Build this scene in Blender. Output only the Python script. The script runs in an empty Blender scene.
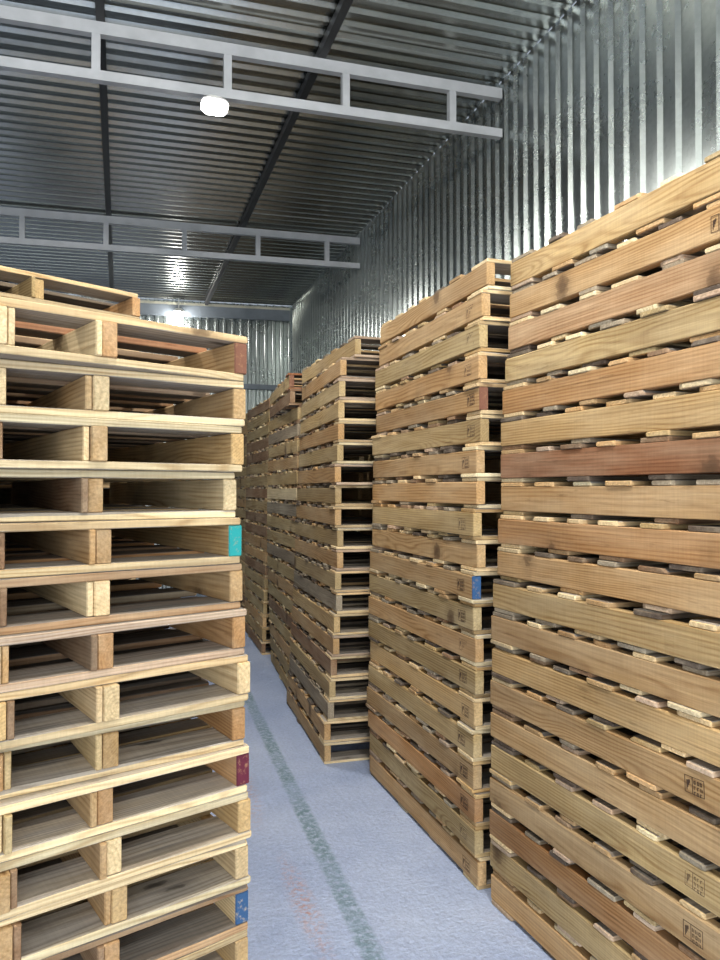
import bpy, math, random
from mathutils import Vector, Matrix
random.seed(11)
sc = bpy.context.scene
COL = sc.collection
D = bpy.data

# ------------------------------------------------------------------ frame of reference
# world: +Y runs down the aisle, +X to the right wall, Z up. Camera stands over the origin and is yawed to the right.
TH = math.radians(18.4)
F = 721.0
CAMH = 1.55
def W(xc, zc):
    """ground point given as metres to the right of / in front of the camera -> world x, y"""
    return (xc*math.cos(TH)+zc*math.sin(TH), zc*math.cos(TH)-xc*math.sin(TH))

# ------------------------------------------------------------------ materials
def nodes(name):
    m = D.materials.new(name); m.use_nodes = True
    nt = m.node_tree; nt.nodes.clear()
    o = nt.nodes.new('ShaderNodeOutputMaterial'); b = nt.nodes.new('ShaderNodeBsdfPrincipled')
    nt.links.new(b.outputs[0], o.inputs[0])
    def N(t, **kw):
        n = nt.nodes.new(t)
        for k, v in kw.items():
            if k.startswith('_'): setattr(n, k[1:], v)
            else: n.inputs[k.replace('__', ' ')].default_value = v
        return n
    return m, nt, b, N, nt.links.new
def srgb(r, g, b):
    f = lambda c: (c/255/12.92 if c/255 <= .04045 else ((c/255+.055)/1.055)**2.4)
    return (f(r), f(g), f(b), 1)

def math_(N, L, op, a, b=None, c=None, clamp=False):
    n = N('ShaderNodeMath', _operation=op); n.use_clamp = clamp
    for i, v in enumerate((a, b, c)):
        if v is None: continue
        if isinstance(v, (int, float)): n.inputs[i].default_value = v
        else: L(v, n.inputs[i])
    return n.outputs[0]
def mix(N, L, mode, fac, a, b):
    n = N('ShaderNodeMix', _data_type='RGBA', _blend_type=mode)
    for i, v in ((0, fac), (6, a), (7, b)):
        if isinstance(v, (int, float)): n.inputs[i].default_value = v
        elif isinstance(v, tuple): n.inputs[i].default_value = v
        else: L(v, n.inputs[i])
    return n.outputs[2]
def ramp(N, L, src, stops):
    n = N('ShaderNodeValToRGB')
    e = n.color_ramp.elements
    while len(e) > len(stops): e.remove(e[-1])
    while len(e) < len(stops): e.new(1)
    for k, (p, c) in enumerate(stops):
        e[k].position = p; e[k].color = c if isinstance(c, tuple) else (c, c, c, 1)
    L(src, n.inputs[0]); return n.outputs[0]

def wood_material(name, end=False, paint=None, weather=False):
    m, nt, b, N, L = nodes(name)
    tc = N('ShaderNodeTexCoord'); oi = N('ShaderNodeObjectInfo')
    rnd = oi.outputs['Random']
    r2 = math_(N, L, 'FRACT', math_(N, L, 'MULTIPLY', rnd, 37.7))
    r3 = math_(N, L, 'FRACT', math_(N, L, 'MULTIPLY', rnd, 91.3))
    off = N('ShaderNodeCombineXYZ')
    L(math_(N, L, 'MULTIPLY', rnd, 60.), off.inputs[0]); L(math_(N, L, 'MULTIPLY', r2, 40.), off.inputs[1]); L(math_(N, L, 'MULTIPLY', r3, 30.), off.inputs[2])
    add = N('ShaderNodeVectorMath', _operation='ADD'); L(tc.outputs['Object'], add.inputs[0]); L(off.outputs[0], add.inputs[1])
    P = add.outputs[0]
    def sc_(v, src=P):
        n = N('ShaderNodeVectorMath', _operation='MULTIPLY'); L(src, n.inputs[0]); n.inputs[1].default_value = v; return n.outputs[0]
    def noise(v, scale=1, det=3, rough=.55, src=P):
        n = N('ShaderNodeTexNoise', Scale=scale, Detail=det, Roughness=rough); L(sc_(v, src), n.inputs['Vector']); return n.outputs[0]
    base = oi.outputs['Color']
    # annual rings seen lengthwise: distance from a wandering pith line
    wob = noise((1.1, 5, 5), det=2)
    sep = N('ShaderNodeSeparateXYZ'); L(tc.outputs['Object'], sep.inputs[0])
    py = math_(N, L, 'ADD', sep.outputs[1], math_(N, L, 'MULTIPLY', math_(N, L, 'SUBTRACT', r2, .5), .16))
    pz = math_(N, L, 'ADD', sep.outputs[2], math_(N, L, 'MULTIPLY_ADD', r3, .10, .012))
    wy = math_(N, L, 'ADD', py, math_(N, L, 'MULTIPLY', math_(N, L, 'SUBTRACT', wob, .5), .13))
    dist = math_(N, L, 'SQRT', math_(N, L, 'ADD', math_(N, L, 'MULTIPLY', wy, wy), math_(N, L, 'MULTIPLY', pz, pz)))
    ring = math_(N, L, 'SINE', math_(N, L, 'MULTIPLY', dist, math_(N, L, 'MULTIPLY_ADD', r2, 500., 420.)))
    ring = math_(N, L, 'MULTIPLY_ADD', ring, .5, .5)
    ring = math_(N, L, 'POWER', ring, 2.2)
    fine = noise((3, 120, 120), det=3, rough=.65)
    blot = noise((2.2, 9, 9), det=4, rough=.6)
    big = noise((.9, 3, 3), det=2)
    dark = mix(N, L, 'MULTIPLY', 1., base, (.60, .49, .39, 1))
    pale = mix(N, L, 'MIX', .25, base, (.78, .66, .46, 1))
    c = mix(N, L, 'MIX', math_(N, L, 'MULTIPLY', ring, .78 if not end else .35), base, dark)
    c = mix(N, L, 'MIX', ramp(N, L, blot, ((.40, 0.), (.68, .85))), c, pale)
    # weathered grey drift
    grey = mix(N, L, 'MULTIPLY', 1., c, (.62, .60, .62, 1))
    c = mix(N, L, 'MIX', ramp(N, L, big, ((.48, 0.), (.72, .70))), c, grey)
    c = mix(N, L, 'MULTIPLY', 1., c, ramp(N, L, fine, ((.25, (.72, .69, .66, 1)), (.75, (1.12, 1.12, 1.12, 1)))))
    if not end:
        # rough-sawn cross marks
        saw = noise((170, 2, 9), det=2)
        c = mix(N, L, 'MULTIPLY', 1., c, ramp(N, L, saw, ((.3, .935), (.7, 1.03))))
        # knots
        vor = N('ShaderNodeTexVoronoi', Scale=1., _voronoi_dimensions='3D'); L(sc_((3.6, 11, 3)), vor.inputs['Vector'])
        vs = N('ShaderNodeSeparateColor'); L(vor.outputs['Color'], vs.inputs[0])
        keep = math_(N, L, 'GREATER_THAN', vs.outputs[0], .45)
        kd = math_(N, L, 'ADD', vor.outputs['Distance'], math_(N, L, 'MULTIPLY', math_(N, L, 'SUBTRACT', noise((40, 60, 60), det=2), .5), .12))
        k = ramp(N, L, kd, ((.05, 1.), (.11, .75), (.14, .30), (.26, 0.)))
        k = math_(N, L, 'MULTIPLY', k, keep)
        c = mix(N, L, 'MIX', math_(N, L, 'MULTIPLY', k, .85), c, (.085, .045, .022, 1))
        # dirty specks and streaks
        if weather:
            sn = N('ShaderNodeSeparateXYZ'); L(tc.outputs['Normal'], sn.inputs[0])
            fz = math_(N, L, 'GREATER_THAN', math_(N, L, 'ABSOLUTE', sn.outputs[2]), .75)
            wz = math_(N, L, 'MULTIPLY', fz, ramp(N, L, noise((1.6, 14, 3), det=4, rough=.65), ((.30, .65), (.58, 1.))))
            lum = N('ShaderNodeRGBToBW'); L(c, lum.inputs[0])
            gg = N('ShaderNodeCombineColor'); L(math_(N, L, 'MULTIPLY', lum.outputs[0], .74), gg.inputs[0]); L(math_(N, L, 'MULTIPLY', lum.outputs[0], .66), gg.inputs[1]); L(math_(N, L, 'MULTIPLY', lum.outputs[0], .57), gg.inputs[2])
            c = mix(N, L, 'MIX', wz, c, gg.outputs[0])
        st = noise((6, 55, 55), det=4, rough=.7)
        c = mix(N, L, 'MULTIPLY', ramp(N, L, st, ((.60, 0.), (.74, .6))), c, (.38, .33, .29, 1))
    else:
        sp = noise((50, 120, 150), det=3)
        c = mix(N, L, 'MULTIPLY', 1., c, ramp(N, L, sp, ((.3, .90), (.65, 1.16))))
        if paint:
            pn = noise((30, 60, 60), det=4, rough=.7)
            c = mix(N, L, 'MIX', ramp(N, L, pn, ((.30, .45), (.46, .97))), c, paint)
    L(c, b.inputs['Base Color'])
    b.inputs['Roughness'].default_value = .82
    b.inputs['Specular IOR Level'].default_value = .25
    bm = N('ShaderNodeBump', Strength=.25, Distance=.004)
    L(math_(N, L, 'ADD', fine, math_(N, L, 'MULTIPLY', blot, .6)), bm.inputs['Height']); L(bm.outputs[0], b.inputs['Normal'])
    return m
M_WOOD = wood_material('sawn_wood')
M_DECK = wood_material('weathered_deck_wood', weather=True)
M_END = wood_material('wood_end_grain', end=True)
PAINTS = {'teal': wood_material('teal_paint_on_wood', True, (.01, .33, .33, 1)),
          'maroon': wood_material('maroon_paint_on_wood', True, (.12, .014, .04, 1)),
          'blue': wood_material('blue_paint_on_wood', True, (.025, .10, .24, 1)),
          'red': wood_material('red_primer_on_wood', True, (.20, .085, .055, 1))}

def metal_material(name, base, rough, spangle=.12):
    m, nt, b, N, L = nodes(name)
    tc = N('ShaderNodeTexCoord')
    v = N('ShaderNodeTexVoronoi', Scale=38.); L(tc.outputs['Object'], v.inputs['Vector'])
    s = N('ShaderNodeSeparateColor'); L(v.outputs['Color'], s.inputs[0])
    n = N('ShaderNodeTexNoise', Scale=.9, Detail=5., Roughness=.6); L(tc.outputs['Object'], n.inputs['Vector'])
    a = (base[0]*(1-spangle), base[1]*(1-spangle), base[2]*(1-spangle), 1); c_ = (min(1, base[0]*(1+spangle)), min(1, base[1]*(1+spangle)), min(1, base[2]*(1+spangle)), 1)
    c = mix(N, L, 'MIX', s.outputs[0], a, c_)
    c = mix(N, L, 'MULTIPLY', 1., c, ramp(N, L, n.outputs[0], ((.3, .92), (.7, 1.04))))
    L(c, b.inputs['Base Color']); b.inputs['Metallic'].default_value = 1
    rr = math_(N, L, 'MULTIPLY_ADD', n.outputs[0], .10, rough-.05)
    rr = math_(N, L, 'MULTIPLY_ADD', s.outputs[1], .012, rr)
    L(rr, b.inputs['Roughness'])
    n2 = N('ShaderNodeTexNoise', Scale=1.6, Detail=1.); L(tc.outputs['Object'], n2.inputs['Vector'])
    bm = N('ShaderNodeBump', Strength=.22, Distance=.010); L(n2.outputs[0], bm.inputs['Height']); L(bm.outputs[0], b.inputs['Normal'])
    return m
M_ZINC = metal_material('galvanised_sheet', (.43, .465, .45), .27, .06)
M_ZINC_ROOF = metal_material('galvanised_roof_sheet', (.42, .43, .395), .24, .05)

def plain(name, col, rough=.6, metal=0., emit=None, es=1, var=.1, scale=8.):
    m, nt, b, N, L = nodes(name)
    tc = N('ShaderNodeTexCoord'); n = N('ShaderNodeTexNoise', Scale=scale, Detail=4.); L(tc.outputs['Object'], n.inputs['Vector'])
    L(mix(N, L, 'MULTIPLY', 1., col, ramp(N, L, n.outputs[0], ((.3, 1-var), (.7, 1+var)))), b.inputs['Base Color'])
    b.inputs['Roughness'].default_value = rough; b.inputs['Metallic'].default_value = metal
    if emit: b.inputs['Emission Color'].default_value = emit; b.inputs['Emission Strength'].default_value = es
    return m
M_TRUSS = plain('light_grey_painted_steel', srgb(166, 169, 172), .45)
M_PURLIN = plain('dark_steel_channel', srgb(46, 47, 48), .5, .2)
M_BEAM = plain('grey_blue_steel', srgb(120, 128, 136), .45, .3)
M_HOUSING = plain('white_lamp_housing', srgb(215, 215, 212), .4)
M_LENS = plain('lit_led_lens', (1, 1, 1, 1), .3, 0, (1, .98, .94, 1), 40)
M_INK = plain('dark_stamp_ink', srgb(72, 52, 38), .9)
M_FRONT = plain('painted_wall', srgb(150, 152, 150), .8)

def floor_material():
    m, nt, b, N, L = nodes('painted_concrete')
    tc = N('ShaderNodeTexCoord'); P = tc.outputs['Object']
    def noise(scale, det=4, rough=.6):
        n = N('ShaderNodeTexNoise', Scale=scale, Detail=det, Roughness=rough); L(P, n.inputs['Vector']); return n.outputs[0]
    c = mix(N, L, 'MIX', ramp(N, L, noise(1.3, 5), ((.35, 0.), (.7, 1.))), srgb(162, 177, 210), srgb(190, 202, 228))
    c = mix(N, L, 'MULTIPLY', 1., c, ramp(N, L, noise(55, 4, .7), ((.3, .82), (.7, 1.10))))
    s = N('ShaderNodeSeparateXYZ'); L(P, s.inputs[0])
    # worn green guide line along the aisle
    cx = math_(N, L, 'MULTIPLY_ADD', s.outputs[1], .035, .725)
    wob = math_(N, L, 'MULTIPLY', math_(N, L, 'SUBTRACT', noise(14, 3), .5), .02)
    dx = math_(N, L, 'ABSOLUTE', math_(N, L, 'ADD', math_(N, L, 'SUBTRACT', s.outputs[0], cx), wob))
    line = ramp(N, L, dx, ((.028, 1.), (.046, 0.)))
    wear = math_(N, L, 'MULTIPLY', ramp(N, L, noise(38, 5, .75), ((.38, .10), (.56, 1.))), ramp(N, L, noise(2.6, 3), ((.35, .45), (.6, 1.))))
    lm = math_(N, L, 'MULTIPLY', math_(N, L, 'MULTIPLY', line, wear), .8)
    c = mix(N, L, 'MIX', lm, c, srgb(84, 120, 122))
    # rust-coloured scuffs beside the line
    def scuff(x0, y0, sx, sy):
        ax = math_(N, L, 'DIVIDE', math_(N, L, 'SUBTRACT', s.outputs[0], x0), sx); ay = math_(N, L, 'DIVIDE', math_(N, L, 'SUBTRACT', s.outputs[1], y0), sy)
        r = math_(N, L, 'SQRT', math_(N, L, 'ADD', math_(N, L, 'MULTIPLY', ax, ax), math_(N, L, 'MULTIPLY', ay, ay)))
        r = ramp(N, L, r, ((.2, 1.), (1., 0.)))
        return math_(N, L, 'MULTIPLY', r, ramp(N, L, noise(42, 5, .75), ((.46, 0.), (.60, .75))))
    for a in ((.66, 2.65, .06, .45), (.60, 3.9, .10, .7)):
        c = mix(N, L, 'MIX', scuff(*a), c, srgb(190, 142, 122))
    # dark grime
    c = mix(N, L, 'MULTIPLY', ramp(N, L, noise(9, 6, .7), ((.60, 0.), (.78, .35))), c, (.55, .56, .6, 1))
    L(c, b.inputs['Base Color']); b.inputs['Roughness'].default_value = .55
    b.inputs['Specular IOR Level'].default_value = .3
    bm = N('ShaderNodeBump', Strength=.8, Distance=.008)
    L(math_(N, L, 'ADD', noise(60, 3, .6), math_(N, L, 'MULTIPLY', noise(18, 3), 1.2)), bm.inputs['Height']); L(bm.outputs[0], b.inputs['Normal'])
    return m
M_FLOOR = floor_material()

# ------------------------------------------------------------------ mesh helpers
def mk(name, verts, faces, mats, parent=None, midx=None, loc=None, smooth=False):
    me = D.meshes.new(name); me.from_pydata(verts, [], faces)
    for m in mats: me.materials.append(m)
    if midx: me.polygons.foreach_set('material_index', midx)
    if smooth: me.polygons.foreach_set('use_smooth', [True]*len(faces))
    me.update()
    return link(name, me, parent, loc)
def link(name, me, parent=None, loc=None):
    o = D.objects.new(name, me); COL.objects.link(o)
    if parent is not None: o.parent = parent
    if loc is not None: o.location = loc
    return o
def box_data(x0, x1, y0, y1, z0, z1, base=0, b=0.0):
    if b == 0:
        v = [(x0,y0,z0),(x1,y0,z0),(x1,y1,z0),(x0,y1,z0),(x0,y0,z1),(x1,y0,z1),(x1,y1,z1),(x0,y1,z1)]
        f = [(0,3,2,1),(4,5,6,7),(0,1,5,4),(1,2,6,5),(2,3,7,6),(3,0,4,7)]
    return v, [tuple(i+base for i in q) for q in f]
def boxes(name, bl, mat, parent=None, loc=None):
    V, Fc = [], []
    for b in bl:
        v, f = box_data(*b, base=len(V)); V += v; Fc += f
    return mk(name, V, Fc, [mat], parent, loc=loc)

def board_mesh(name, Ln, Wd, Tk, seg=10, c=.0022, warp=.0008, wane=0., chip=0., rng=random, mat=None):
    """sawn board centred on its own axis: length X, width Y, thickness Z; eased edges, eased ends, optional wane and clipped corners"""
    rings = []
    xs = [-Ln/2] + [-Ln/2+.005] + [-Ln/2+Ln*k/seg for k in range(1, seg)] + [Ln/2-.005, Ln/2]
    ph = [rng.uniform(0, 6.28) for _ in range(6)]
    chl = [max(0, rng.uniform(-.6, 1))*chip for _ in range(4)]
    V = []
    for i, x in enumerate(xs):
        endk = (i == 0 or i == len(xs)-1)
        ins = .0022 if endk else 0
        t = x/Ln
        dy = warp*1.2*math.sin(3.1*t+ph[0]); dz = warp*.35*math.sin(4*t+ph[1])
        w2, t2 = Wd/2-ins, Tk/2-ins
        yl, yr = -w2, w2
        if i <= 1: yl += chl[0]*(1 if i == 0 else .25); yr -= chl[1]*(1 if i == 0 else .25)
        if i >= len(xs)-2: yl += chl[2]*(1 if endk else .25); yr -= chl[3]*(1 if endk else .25)
        wn = c + (wane*max(0, .35+math.sin(7*t+ph[2])*.5+math.sin(19*t+ph[3])*.3) if wane else 0)
        wn = min(wn, Wd*.25)
        wz = min(Tk*.6, wn*.8)
        j = lambda: rng.uniform(-.0005, .0005)
        ring = [(yl+c, -t2), (yr-c, -t2), (yr, -t2+c), (yr, t2-wz), (yr-wn, t2), (yl+c, t2), (yl, t2-c), (yl, -t2+c)]
        for (y, z) in ring: V.append((x, y+dy+j()*.6, z+dz+j()*.3))
    n = len(xs); Fc, mi = [], []
    for i in range(n-1):
        for k in range(8):
            a, b_ = i*8+k, i*8+(k+1) % 8
            Fc.append((a, b_, b_+8, a+8)); mi.append(1 if i == 0 or i == n-2 else 0)
    Fc.append(tuple(range(7, -1, -1))); mi.append(1)
    Fc.append(tuple(range((n-1)*8, n*8))); mi.append(1)
    Fc = [tuple(reversed(f)) for f in Fc]
    me = D.meshes.new(name); me.from_pydata(V, [], Fc)
    me.materials.append(mat or M_WOOD); me.materials.append(M_END)
    me.polygons.foreach_set('material_index', mi); me.update()
    return me

SL, SH, SW = 1.219, .089, .038      # stringer
BT = .016                           # deck board thickness
BW = 1.016
PITCH = SH+2*BT+.0004
RB = random.Random(5)
def make_pools(sh, bt):
    ps = [board_mesh('stringer', SL, SW, sh, seg=12, warp=.0006, wane=(.006 if k % 4 == 0 else 0), rng=RB) for k in range(12)]
    thin = [board_mesh('stringer', SL, .0155, sh, seg=12, c=.0015, warp=.0004, rng=RB) for k in range(4)]
    pb = {}
    for wd in (.089, .115, .139):
        pb[wd] = [board_mesh('deck_board', BW+RB.uniform(-.014, .006), wd+RB.uniform(-.006, .004), bt-.0006, seg=8, warp=.0008, wane=(.010 if k % 3 == 0 else 0), chip=.020, rng=RB, mat=M_DECK) for k in range(9)]
    return dict(S=ps, T=thin, B=pb, sh=sh, bt=bt)
POOLS = {'triple': make_pools(.089, .016), 'pairs': make_pools(.0825, .01925)}
def painted(me, which):
    m2 = me.copy(); m2.materials[1] = PAINTS[which]; return m2
P_S = {(s_, k): painted(POOLS[s_]['S'][1+i], k) for s_ in POOLS for i, k in enumerate(PAINTS)}

# stamp marks: frame and worn strokes, a fraction of a millimetre proud
def stamp_mesh(seed):
    r = random.Random(seed); V, Fc = [], []
    def bar(x0, z0, x1, z1):
        v, f = box_data(x0, x1, -.0003, .0003, z0, z1, base=len(V)); V.extend(v); Fc.extend(f)
    w, h, t = .062, .044, .0014
    bar(-w/2, -h/2, w/2, -h/2+t); bar(-w/2, h/2-t, w/2, h/2); bar(-w/2, -h/2, -w/2+t, h/2)
    bar(w/2-t, -h/2, w/2, h/2); bar(-w/2+.024, -h/2, -w/2+.0255, h/2)
    for row in range(3):
        z = h/2-.013-row*.014
        x = -w/2+.029
        while x < w/2-.010:
            k = r.randrange(4)
            bar(x, z-.004, x+.0018, z+.005)
            if k != 1: bar(x, z+.0035, x+.006, z+.005)
            if k != 2: bar(x+.0045, z-.004, x+.006, z+.004)
            if k == 3: bar(x, z-.004, x+.006, z-.0025)
            x += .009+r.uniform(0, .002)
    for k in range(4):
        bar(-w/2+.006+k*.003, -h/2+.008+k*.006, -w/2+.008+k*.003, h/2-.012+k*.001)
    me = D.meshes.new('stamp_mark'); me.from_pydata(V, [], Fc); me.materials.append(M_INK); return me
STAMPS = [stamp_mesh(k) for k in range(5)]

# wood colours (sRGB)
C = dict(tan=(190, 155, 108), yellow=(200, 168, 116), pink=(186, 150, 112), orange=(186, 142, 94), red=(156, 106, 72),
         grey=(152, 141, 122), pale=(222, 196, 150), olive=(182, 158, 112), cream=(234, 215, 172), brown=(142, 112, 84), rose=(188, 164, 140), dark=(96, 84, 74))
WORDS = dict(tan='tan', yellow='golden tan', pink='pinkish tan', orange='orange brown', red='reddish brown', grey='weathered grey', pale='pale', olive='olive tan',
             cream='cream coloured', brown='brown', rose='rosy tan', dark='dark brown')
DECK = ['pale']*4+['tan']*4+['grey']*4+['olive']*2+['rose']*2+['dark']*3+['brown']*2+['cream']*2
def tint(key, rng, amt=.06):
    r, g, b = C[key]; k = 1+rng.uniform(-amt, amt); h = rng.uniform(-.02, .02)
    r, g, b = [max(0, min(255, v)) for v in (r*k*(1+h), g*k, b*k*(1-h))]
    return srgb(r, g, b)

ORD = ['topmost', 'second from the top', 'third from the top', 'fourth from the top', 'fifth from the top', 'sixth from the top', 'seventh from the top', 'eighth from the top',
       'ninth from the top', 'tenth from the top', 'eleventh from the top', 'twelfth from the top', 'thirteenth from the top', 'fourteenth from the top', 'fifteenth from the top',
       'sixteenth from the top', 'seventeenth from the top', 'eighteenth from the top', 'nineteenth from the top', 'bottommost']

def pallet(xc, zc, phi, level, rng, side='tan', lead=None, deck=None, stringers='triple', stamp=None, ends=None, label='', zs=1., po=0.):
    pool = POOLS[stringers]; BT, SH = pool['bt'], pool['sh']
    """xc, zc: near left corner seen from the camera's ground axes; phi: how far the length turns to the left of the view axis"""
    root = D.objects.new('wooden_pallet', None); COL.objects.link(root); root.empty_display_size = .2
    x, y = W(xc, zc)
    root.location = (x, y, level*PITCH*zs); root.scale = (1, 1, zs)
    ang = phi-TH           # world yaw of the +Y (length) axis
    root.rotation_euler = (0, 0, ang)
    root['label'] = label; root['category'] = 'pallet'; root['group'] = 'wooden pallets stacked along the aisle'
    deck = deck or DECK
    lead = lead or rng.choice(['pale', 'tan', 'yellow'])
    if stringers == 'triple': vs = [SW/2, BW/2, BW-SW/2]
    else: vs = [SW/2, .387+po*.6, .4145+po*.6, .6015+po, .629+po, BW-SW/2]
    n = len(vs)
    for i, v in enumerate(vs):
        pt = ends.get(n-1-i if ends else -1) if ends else None
        me = P_S[(stringers, pt)] if pt else rng.choice(pool['T'] if n == 6 and i in (2, 3) else pool['S'])
        o = link('stringer', me, root, (v, SL/2+rng.uniform(-.004, .004) - (0 if i in (0, n-1) else rng.uniform(-.004, .014)), BT+SH/2+.0002))
        o.rotation_euler = (0, 0, math.pi/2)
        col = side if (i == 0 and stringers == 'triple') else rng.choice([side, 'tan', 'yellow', 'pale', 'orange'])
        if stringers != 'triple':
            col = rng.choice(['yellow', 'tan', 'pale', 'orange'])
            if i in (2, 3): col = rng.choice(['brown', 'tan', 'pale', 'olive'])
        o.color = tint(col, rng)
        if pt: o['label'] = {'teal': 'teal painted end', 'maroon': 'maroon painted end', 'blue': 'blue painted end', 'red': 'red stained end'}[pt]
        if i == 0 and stamp is not None:
            s = link('stamp_mark', rng.choice(STAMPS), o, (stamp-SL/2, SW/2+.0004, rng.uniform(-.006, .006)))
            s.rotation_euler = (0, rng.uniform(-.05, .05), math.pi); s['label'] = 'dark ink stamp'
    def deckrow(name, zmid, widths, shift):
        tot = sum(widths); gap = (SL-tot)/(len(widths)-1); p = 0
        for k, wd in enumerate(widths):
            me = rng.choice(pool['B'][wd])
            lo = k in (0, len(widths)-1)
            yy = p+wd/2 + (rng.uniform(-.003, .002) if k == 0 else rng.uniform(-.014, .014) if not lo else 0)
            o = link(name, me, root, (BW/2+rng.uniform(-.007, .005)+shift, yy, zmid))
            o.rotation_euler = (0, 0, (math.pi if rng.random() < .5 else 0)+rng.uniform(-.004, .004))
            o.color = tint(lead if k == 0 else rng.choice(deck), rng, .10)
            p += wd+gap
    top = [.139]+[rng.choice([.089, .089, .115]) for _ in range(5)]+[.139]
    bot = [.139]+[rng.choice([.089, .115]) for _ in range(rng.choice([2, 3, 4]))]+[.139]
    deckrow('deck_board', BT+SH+BT/2+.0003, top, 0)
    deckrow('bottom_board', BT/2+.0002, bot, 0)
    return root

def px(col, Z): return (col-360)/F*Z
def solve_phi(xn, zn, farpx):
    lo, hi = 0, math.radians(45)
    for _ in range(40):
        m = (lo+hi)/2; X = xn-SL*math.sin(m); Z = zn+SL*math.cos(m)
        if 360+F*X/Z > farpx: lo = m
        else: hi = m
    return lo

def interp(lst, n):
    out = []
    for i in range(n):
        t = i/(n-1)*(len(lst)-1); k = min(int(t), len(lst)-2); out.append(lst[k]+(lst[k+1]-lst[k])*(t-k))
    return out

# ------------------------------------------------------------------ right-hand stacks
R = random.Random(21)
sideA = ['yellow','tan','pink','olive','orange','yellow','red','tan','orange','tan','olive','tan','yellow','tan','tan','olive','tan','orange','olive','tan']
farA = [511,510,508,504.5,502.5,501,499.5,501,497.5,496.5,492.5,491,491,490,490,490,488.5,488.5,489,490]
for i in range(20):
    phi = math.radians(22.0+R.uniform(-.35, .35)); zf = 2.735
    xf = px(farA[i], zf)
    pallet(xf+SL*math.sin(phi), zf-SL*math.cos(phi), phi, 19-i, R, side=sideA[i], stamp=(.262 if i in (1, 13, 15, 16) else None),
           label=f"{WORDS[sideA[i]]} wooden pallet, {ORD[i]} in the nearest right stack")
sideB = ['tan','tan','olive','tan','tan','olive','tan','tan','olive','tan','tan','olive','tan','olive','yellow','olive','tan','orange','olive','tan']
nearB = [486.7,482.7,480,479,480,481,477,476.7,473,476.7,472.6,472.6,475,475,474,473,472.5,474,474,477]
farB = [380,379,375,375,376,372,373,372,372,372,370,369,368,368,370,368,366.5,368,369,369]
endsB = {4: 'red', 10: 'blue'}
for i in range(20):
    zn = 2.81+R.uniform(-.008, .008); xn = px(nearB[i], zn)
    pallet(xn, zn, solve_phi(xn, zn, farB[i]), 19-i, R, zs=1.014, side=sideB[i], stamp=(None if i in (0, 7, 9) else R.uniform(.075, .11)), lead=R.choice(['cream', 'pale', 'pale', 'yellow']),
           ends={2: endsB[i]} if i in endsB else None, label=f"{WORDS[sideB[i]]} wooden pallet, {ORD[i]} in the second right stack")
sideC = ['olive','tan','olive','olive','tan','olive','tan','olive','tan','olive','tan','olive','grey','olive','tan','brown','olive','grey','tan','tan']
nearC = [355,340,339,338,338,337,335,335,335,337,337,335,336,334,333,330.6,329.5,328,324.6,324.6]
farC = interp([302,301,299,297,295,294,292,290,287], 20)
for i in range(20):
    zn = 4.08+R.uniform(-.01, .01); xn = px(nearC[i], zn)
    pallet(xn, zn, solve_phi(xn, zn, farC[i]), 19-i, R, side=sideC[i], lead=R.choice(['cream', 'pale', 'rose', 'pale']), deck=['grey']*3+['dark']*3+['tan', 'brown', 'pale'],
           label=f"{WORDS[sideC[i]]} wooden pallet, {ORD[i]} in the third right stack")
sideD = ['olive','brown','olive','grey','olive','tan','olive','cream','grey','olive','olive','grey','olive','tan','olive','brown','olive','tan','olive','olive']
nearD = [289,290]+interp([298, 296, 294, 291], 18)
farD = interp([270, 268, 267, 267, 269, 271], 20)
for i in range(20):
    zn = 5.38+R.uniform(-.01, .01); xn = px(nearD[i], zn)
    pallet(xn, zn, solve_phi(xn, zn, farD[i]), 19-i, R, side=sideD[i], lead='red' if i == 0 else R.choice(['tan', 'brown']),
           ends={2: 'red'} if i == 0 else None, label=f"{WORDS[sideD[i]]} wooden pallet, {ORD[i]} in the fourth right stack")
nearE = interp([269, 268, 267, 266, 264, 262], 20); farE = interp([247, 246, 245, 245], 20)
for i in range(20):
    sd = R.choice(['olive', 'olive', 'brown', 'olive', 'tan']); zn = 6.80+R.uniform(-.01, .01); xn = px(nearE[i], zn)
    pallet(xn, zn, solve_phi(xn, zn, farE[i]), 19-i, R, side=sd, label=f"{WORDS[sd]} wooden pallet, {ORD[i]} in the fifth right stack")
for i in range(20):
    sd = R.choice(['olive', 'olive', 'brown', 'olive', 'tan']); zn = 8.22; xn = px(247-i*.15, zn)
    pallet(xn, zn, math.radians(18.4+R.uniform(-.3, .3)), 19-i, R, side=sd, label=f"{WORDS[sd]} wooden pallet, {ORD[i]} in the farthest right stack")

# ------------------------------------------------------------------ left-hand stacks
rightL = [247.5,246.7,243.7,237.4,242,243,245.6,250.5,245.5,250.5,252,250,250,249.5,250,250]
leadL = ['pale','cream','cream','cream','pale','pink','rose','pale','cream','cream','cream','cream','pink','pale','pale','tan']  # front board tones, lightened in place of light falling on this stack's front
deckL = [['rose','brown','red'],['brown','rose'],['brown','dark','rose'],['pale','olive'],['grey','pale','orange','brown'],['pale','orange','grey','pink'],
         ['grey','brown','dark','pink'],['grey','grey','dark','tan'],['grey','pale','brown'],['grey','olive','grey'],['grey','olive','tan'],['grey','tan','olive'],['grey','olive'],['grey','dark'],['grey'],['grey']]
phiL = [41,35,37,33,36,38,39,38,35,38,38,37,37,38,37,37]
endL = {0: {0: 'red'}, 4: {0: 'teal'}, 9: {0: 'maroon'}, 12: {0: 'blue'}}
poL = [.005, 0, 0, .018, .02, .01, .01, .01, .03, 0, .018, .04, .018, .02, 0, 0]
noteL = {0: 'with red stained corner', 3: 'with cream boards', 4: 'with teal corner', 9: 'with maroon corner', 12: 'with blue corner', 5: 'with pinkish boards', 6: 'with grey boards'}
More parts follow.
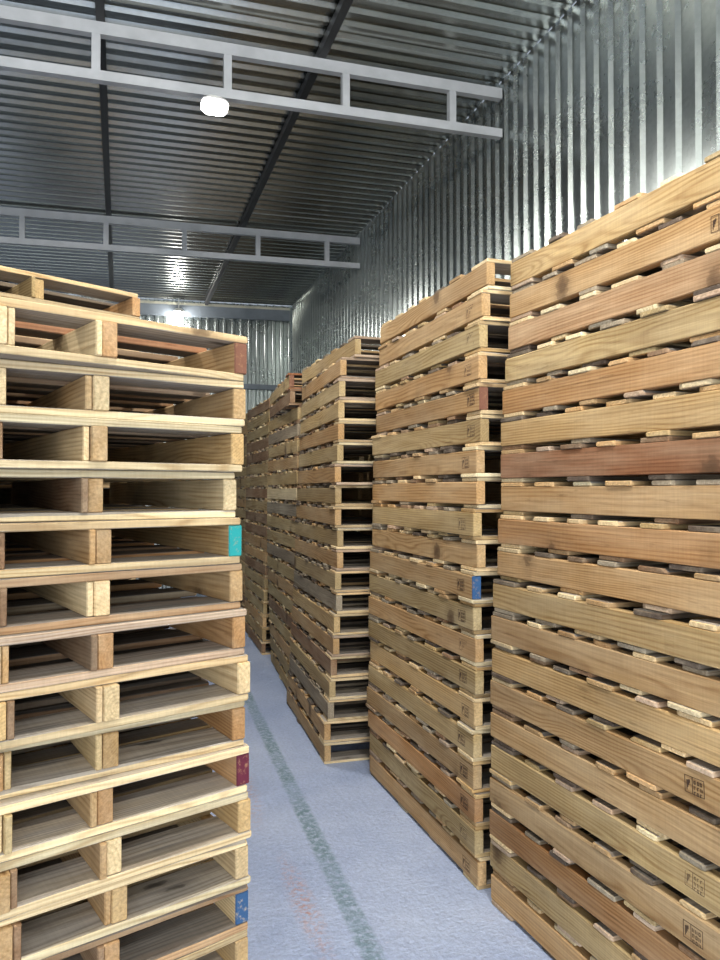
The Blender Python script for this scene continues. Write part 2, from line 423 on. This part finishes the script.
for i in range(16):
    phi = math.radians(phiL[i]); zr = 1.955+R.uniform(-.004, .004); xr = px(rightL[i], zr)
    o = ORD[i] if i < 15 else 'bottommost'
    pallet(xr-BW*math.cos(phi), zr-BW*math.sin(phi), phi, 15-i, R, zs=1.013, po=poL[i], lead=leadL[i], deck=deckL[i], stringers='pairs', ends=endL.get(i),
           label=f"wooden pallet {noteL.get(i, 'with paired middle beams')}, {o} in the near left stack")
for i in range(20):
    phi = math.radians((44 if i == 0 else 37)+R.uniform(-1, 1)); zr = 3.22; xr = px(140, zr)+R.uniform(-.01, .01)-(0 if i == 0 else .01)
    pallet(xr-BW*math.cos(phi), zr-BW*math.sin(phi), phi, 19-i, R, po=(-.05 if i == 0 else 0), lead='pale', deck=['rose', 'brown', 'dark', 'pale'], stringers='pairs',
           label=f"wooden pallet, {ORD[i]} in the left stack behind the near left one")

# ------------------------------------------------------------------ the building
WR, WL, TB, TF = 2.70, -6.4, 11.75, -5.0
HW = CAMH+3.07
SLOPE = math.tan(math.radians(1.65))
def zroof(w): return HW-(WR-w)*SLOPE
def struct(o): o['kind'] = 'structure'; return o
struct(boxes('floor', [(WL-.1, WR+.1, TF-.1, TB+.1, -.12, 0)], M_FLOOR))

def corrugated(name, u0, u1, fn, mat, pitch=.134, depth=.024, thick=.0012, vseg=1):
    """trapezoidal sheet: fn(u, d, v) gives the 3-D point for run u, relief d, and v in 0..1 along the rib"""
    prof = []
    u = u0
    while u < u1:
        prof += [(u, 0), (u+.062, 0), (u+.080, depth), (u+.116, depth)]
        u += pitch
    prof.append((u, 0))
    V, Fc = [], []
    nv = vseg+1
    for (uu, d) in prof:
        for k in range(nv): V.append(fn(uu, d, k/vseg))
    for i in range(len(prof)-1):
        for k in range(vseg):
            a = i*nv+k; Fc.append((a, a+1, a+nv+1, a+nv))
    o = mk(name, V, Fc, [mat])
    s = o.modifiers.new('thickness', 'SOLIDIFY'); s.thickness = .0015; s.offset = 0
    return struct(o)
rn = random.Random(3)
corrugated('wall_right', TF, TB, lambda u, d, v: (WR+.03-d, u, v*(zroof(WR)+.02)), M_ZINC)
corrugated('wall_back', WL, WR+.02, lambda u, d, v: (u, TB+.03-d, v*(zroof(u))), M_ZINC)
corrugated('wall_left', TF, TB, lambda u, d, v: (WL-.03+d, u, v*zroof(WL)), M_ZINC)
corrugated('ceiling', TF, TB, lambda u, d, v: (WL+(WR+.03-WL)*v, u, zroof(WL+(WR+.03-WL)*v)+.03-d), M_ZINC_ROOF, depth=.026)
# front wall behind the viewer; its wide opening is added to let daylight in
DX0, DX1, DZ = -4.2, 1.6, 3.6
struct(boxes('wall_front', [(WL-.05, DX0, TF-.15, TF, 0, 4.3), (DX1, WR+.05, TF-.15, TF, 0, 4.55), (DX0, DX1, TF-.15, TF, DZ, 4.3)], M_FRONT))

def bar_w(w0, w1, t, hc, hh, tt):
    """box that follows the roof slope along w, centred hc under the roof plane"""
    V = []
    for w in (w0, w1):
        z = zroof(w)-hc
        V += [(w, t-tt/2, z-hh/2), (w, t+tt/2, z-hh/2), (w, t+tt/2, z+hh/2), (w, t-tt/2, z+hh/2)]
    return V, [(0,1,2,3), (7,6,5,4), (0,4,5,1), (1,5,6,2), (2,6,7,3), (3,7,4,0)]
trusses = [(8.12, 'grey steel roof truss spanning the far part of the ceiling'), (4.76, 'light grey steel roof truss nearest the viewer, crossing above the lamp'), (1.40, 'grey steel roof truss overhead, above the viewer'), (-1.96, 'grey steel roof truss behind the viewer near the added opening')]
for t, lab in trusses:
    e = D.objects.new('roof_truss', None); COL.objects.link(e); e.location = (0, t, 0)
    e['label'] = lab; e['category'] = 'roof truss'; e['group'] = 'roof trusses'
    def rel(vf): return [(x, y-t, z) for x, y, z in vf[0]], vf[1]
    v, f = rel(bar_w(WL+.03, WR-.005, t, .108, .078, .05)); mk('top_chord', v, f, [M_TRUSS], e)
    v, f = rel(bar_w(WL+.03, WR-.005, t, .405, .062, .05)); mk('bottom_chord', v, f, [M_TRUSS], e)
    w = 2.29
    while w > WL+.2:
        z = zroof(w); boxes('post', [(w-.026, w+.026, -.024, .024, z-.374, z-.147)], M_TRUSS, e); w -= .815
# purlins run down the aisle between roof sheets and trusses
for w, lab in ((1.30, 'dark steel purlin under the roof, nearer the right wall'), (-.13, 'dark steel purlin under the middle of the roof'), (-1.56, 'dark steel purlin under the roof on the left'), (-2.99, 'dark steel purlin further left beyond the stacks'), (-4.42, 'dark steel purlin nearest the left wall')):
    z = zroof(w)
    o = boxes('roof_purlin', [(w-.026, w+.026, TF+.02, TB-.02, z-.068, z-.064), (w-.026, w-.022, TF+.02, TB-.02, z-.064, z-.002), (w-.026, w+.026, TF+.02, TB-.02, z-.006, z-.002), (w+.022, w+.026, TF+.02, TB-.02, z-.064, z-.052)], M_PURLIN)
    o['label'] = lab; o['category'] = 'purlin'; o['group'] = 'roof purlins'
# beam and rail on the back wall
V, Fc = [], []
for w in (WL+.05, WR-.04):
    z = zroof(w); V += [(w, TB-.07, z-.26), (w, TB+.0, z-.26), (w, TB+.0, z-.09), (w, TB-.07, z-.09)]
o = mk('wall_beam', V, [(0,1,2,3), (7,6,5,4), (0,4,5,1), (1,5,6,2), (2,6,7,3), (3,7,4,0)], [M_BEAM]); o['label'] = 'grey blue steel beam along the top of the back wall'; o['category'] = 'beam'
V = []
for w in (WL+.05, WR-.04):
    z = zroof(w); V += [(w, TB-.05, z-.085), (w, TB-.0, z-.085), (w, TB-.0, z-.045), (w, TB-.05, z-.045)]
o = mk('eave_flashing', V, [(0,1,2,3), (7,6,5,4), (0,4,5,1), (1,5,6,2), (2,6,7,3), (3,7,4,0)], [plain('pale_flashing', srgb(222, 218, 200), .35, .4)]); o['label'] = 'pale shiny flashing strip above the beam on the back wall'; o['category'] = 'flashing'
o = boxes('wall_rail', [(WL+.05, WR-.04, TB-.055, TB+.0, 3.20, 3.28)], M_BEAM); o['label'] = 'thin grey rail across the middle of the back wall'; o['category'] = 'rail'

# ------------------------------------------------------------------ lamps
def lamp(w, t, lab, zb, power, aim_tilt=0., drop=0.):
    e = D.objects.new('ceiling_lamp', None); COL.objects.link(e); e.location = (w, t, zb); e.rotation_euler = (aim_tilt, 0, 0)
    e['label'] = lab; e['category'] = 'lamp'; e['group'] = 'warehouse lamps'
    # housing: ribbed tray, flared rim
    V, Fc = [], []
    def ring(hx, hy, z):
        b = len(V); n = 24
        for k in range(n):
            a = 2*math.pi*k/n; cx, sx = math.cos(a), math.sin(a)
            V.append((math.copysign(abs(cx)**.6, cx)*hx, math.copysign(abs(sx)**.6, sx)*hy, z))
        return b
    rs = [ring(.03, .025, .0), ring(.055, .045, -.008), ring(.065, .05, -.030), ring(.088, .066, -.042), ring(.090, .068, -.058), ring(.080, .058, -.058)]
    for a, b_ in zip(rs, rs[1:]):
        for k in range(24): Fc.append((a+k, b_+k, b_+(k+1) % 24, a+(k+1) % 24))
    Fc.append(tuple(rs[0]+k for k in range(24)))
    mk('housing', V, Fc, [M_HOUSING], e)
    V2, F2 = [], []
    V = V2; n = 24
    def dome(hx, hy, z):
        b = len(V2)
        for k in range(n):
            a = 2*math.pi*k/n; cx, sx = math.cos(a), math.sin(a)
            V2.append((math.copysign(abs(cx)**.6, cx)*hx, math.copysign(abs(sx)**.6, sx)*hy, z))
        return b
    ds = [dome(.080, .058, -.057), dome(.080, .058, -.066), dome(.070, .050, -.082), dome(.045, .032, -.094), dome(.012, .01, -.098)]
    for a, b_ in zip(ds, ds[1:]):
        for k in range(n): F2.append((a+k, b_+k, b_+(k+1) % n, a+(k+1) % n))
    F2.append(tuple(ds[-1]+k for k in reversed(range(n)))); 
    F2.append(tuple(ds[0]+k for k in range(n)))
    mk('lens', V2, F2, [M_LENS], e)
    boxes('bracket', [(-.008, .008, -.01, .01, 0, drop+.001), (-.03, .03, -.02, .02, drop-.002, drop+.001)], M_HOUSING, e)
    shaded = lab.startswith('glowing')
    ld = D.lights.new('lamp_light', 'SPOT' if shaded else 'POINT'); ld.energy = power*(1.15 if shaded else 1)
    if shaded: ld.spot_size = math.radians(172); ld.spot_blend = .5
    ld.color = (1, .97, .92); ld.shadow_soft_size = .09
    lo = D.objects.new('lamp_light', ld); COL.objects.link(lo); lo.location = (w, t, zb-.20)
wl = .575
zch = zroof(wl)-.405-.031
P1 = 1.0
lamp(wl, 4.76, 'glowing white lamp hanging under the nearest roof truss', zch-.012, 130*P1, aim_tilt=-.35, drop=.012)
lamp(wl-.05, 1.40, 'added unseen lamp under the roof truss above the viewer', zch-.03, 230*P1, drop=.03)  # out of view, added to light the stack faces from above
lamp(wl, -1.96, 'added unseen lamp under the roof truss behind the viewer', zch-.03, 230*P1, drop=.03)  # unseen, added to brighten the aisle from behind the viewer
xb, yb = W(px(180, 10.9), 10.9)
lamp(xb, TB-.16, 'small glowing lamp high on the back wall', zroof(xb)-.17, 45*P1, drop=.16)
lamp(-4.2, 1.40, 'added unseen lamp under the overhead truss beyond the left stacks', zroof(-4.2)-.405-.031-.03, 200*P1, drop=.03)  # added beyond the view to lift the light on roof and walls

# area light standing in for daylight, added in the unseen opening
ad = D.lights.new('added_opening_light', 'AREA'); ad.shape = 'RECTANGLE'; ad.size = DX1-DX0-.2; ad.size_y = DZ-.1; ad.energy = 420; ad.color = (.92, .965, 1.0)
ao = D.objects.new('added_opening_light', ad); COL.objects.link(ao); ao.location = ((DX0+DX1)/2, TF-.02, DZ/2+.03); ao.rotation_euler = (math.radians(90), 0, 0)
wd = D.worlds.new('sky'); wd.use_nodes = True; wd.node_tree.nodes['Background'].inputs[0].default_value = (.75, .85, 1, 1); wd.node_tree.nodes['Background'].inputs[1].default_value = .5
sc.world = wd

# ------------------------------------------------------------------ camera
cd = D.cameras.new('camera'); co = D.objects.new('camera', cd); COL.objects.link(co)
cd.sensor_fit = 'VERTICAL'; cd.sensor_height = 36; cd.sensor_width = 27; cd.lens = F/960*36; cd.clip_start = .05
co.location = (0, 0, CAMH); co.rotation_euler = (math.radians(90.8), 0, -TH)
sc.camera = co
sc.view_settings.view_transform = 'Standard'; sc.view_settings.look = 'None'; sc.view_settings.gamma = 1; sc.view_settings.use_curve_mapping = False
sc.view_settings.exposure = 0.0
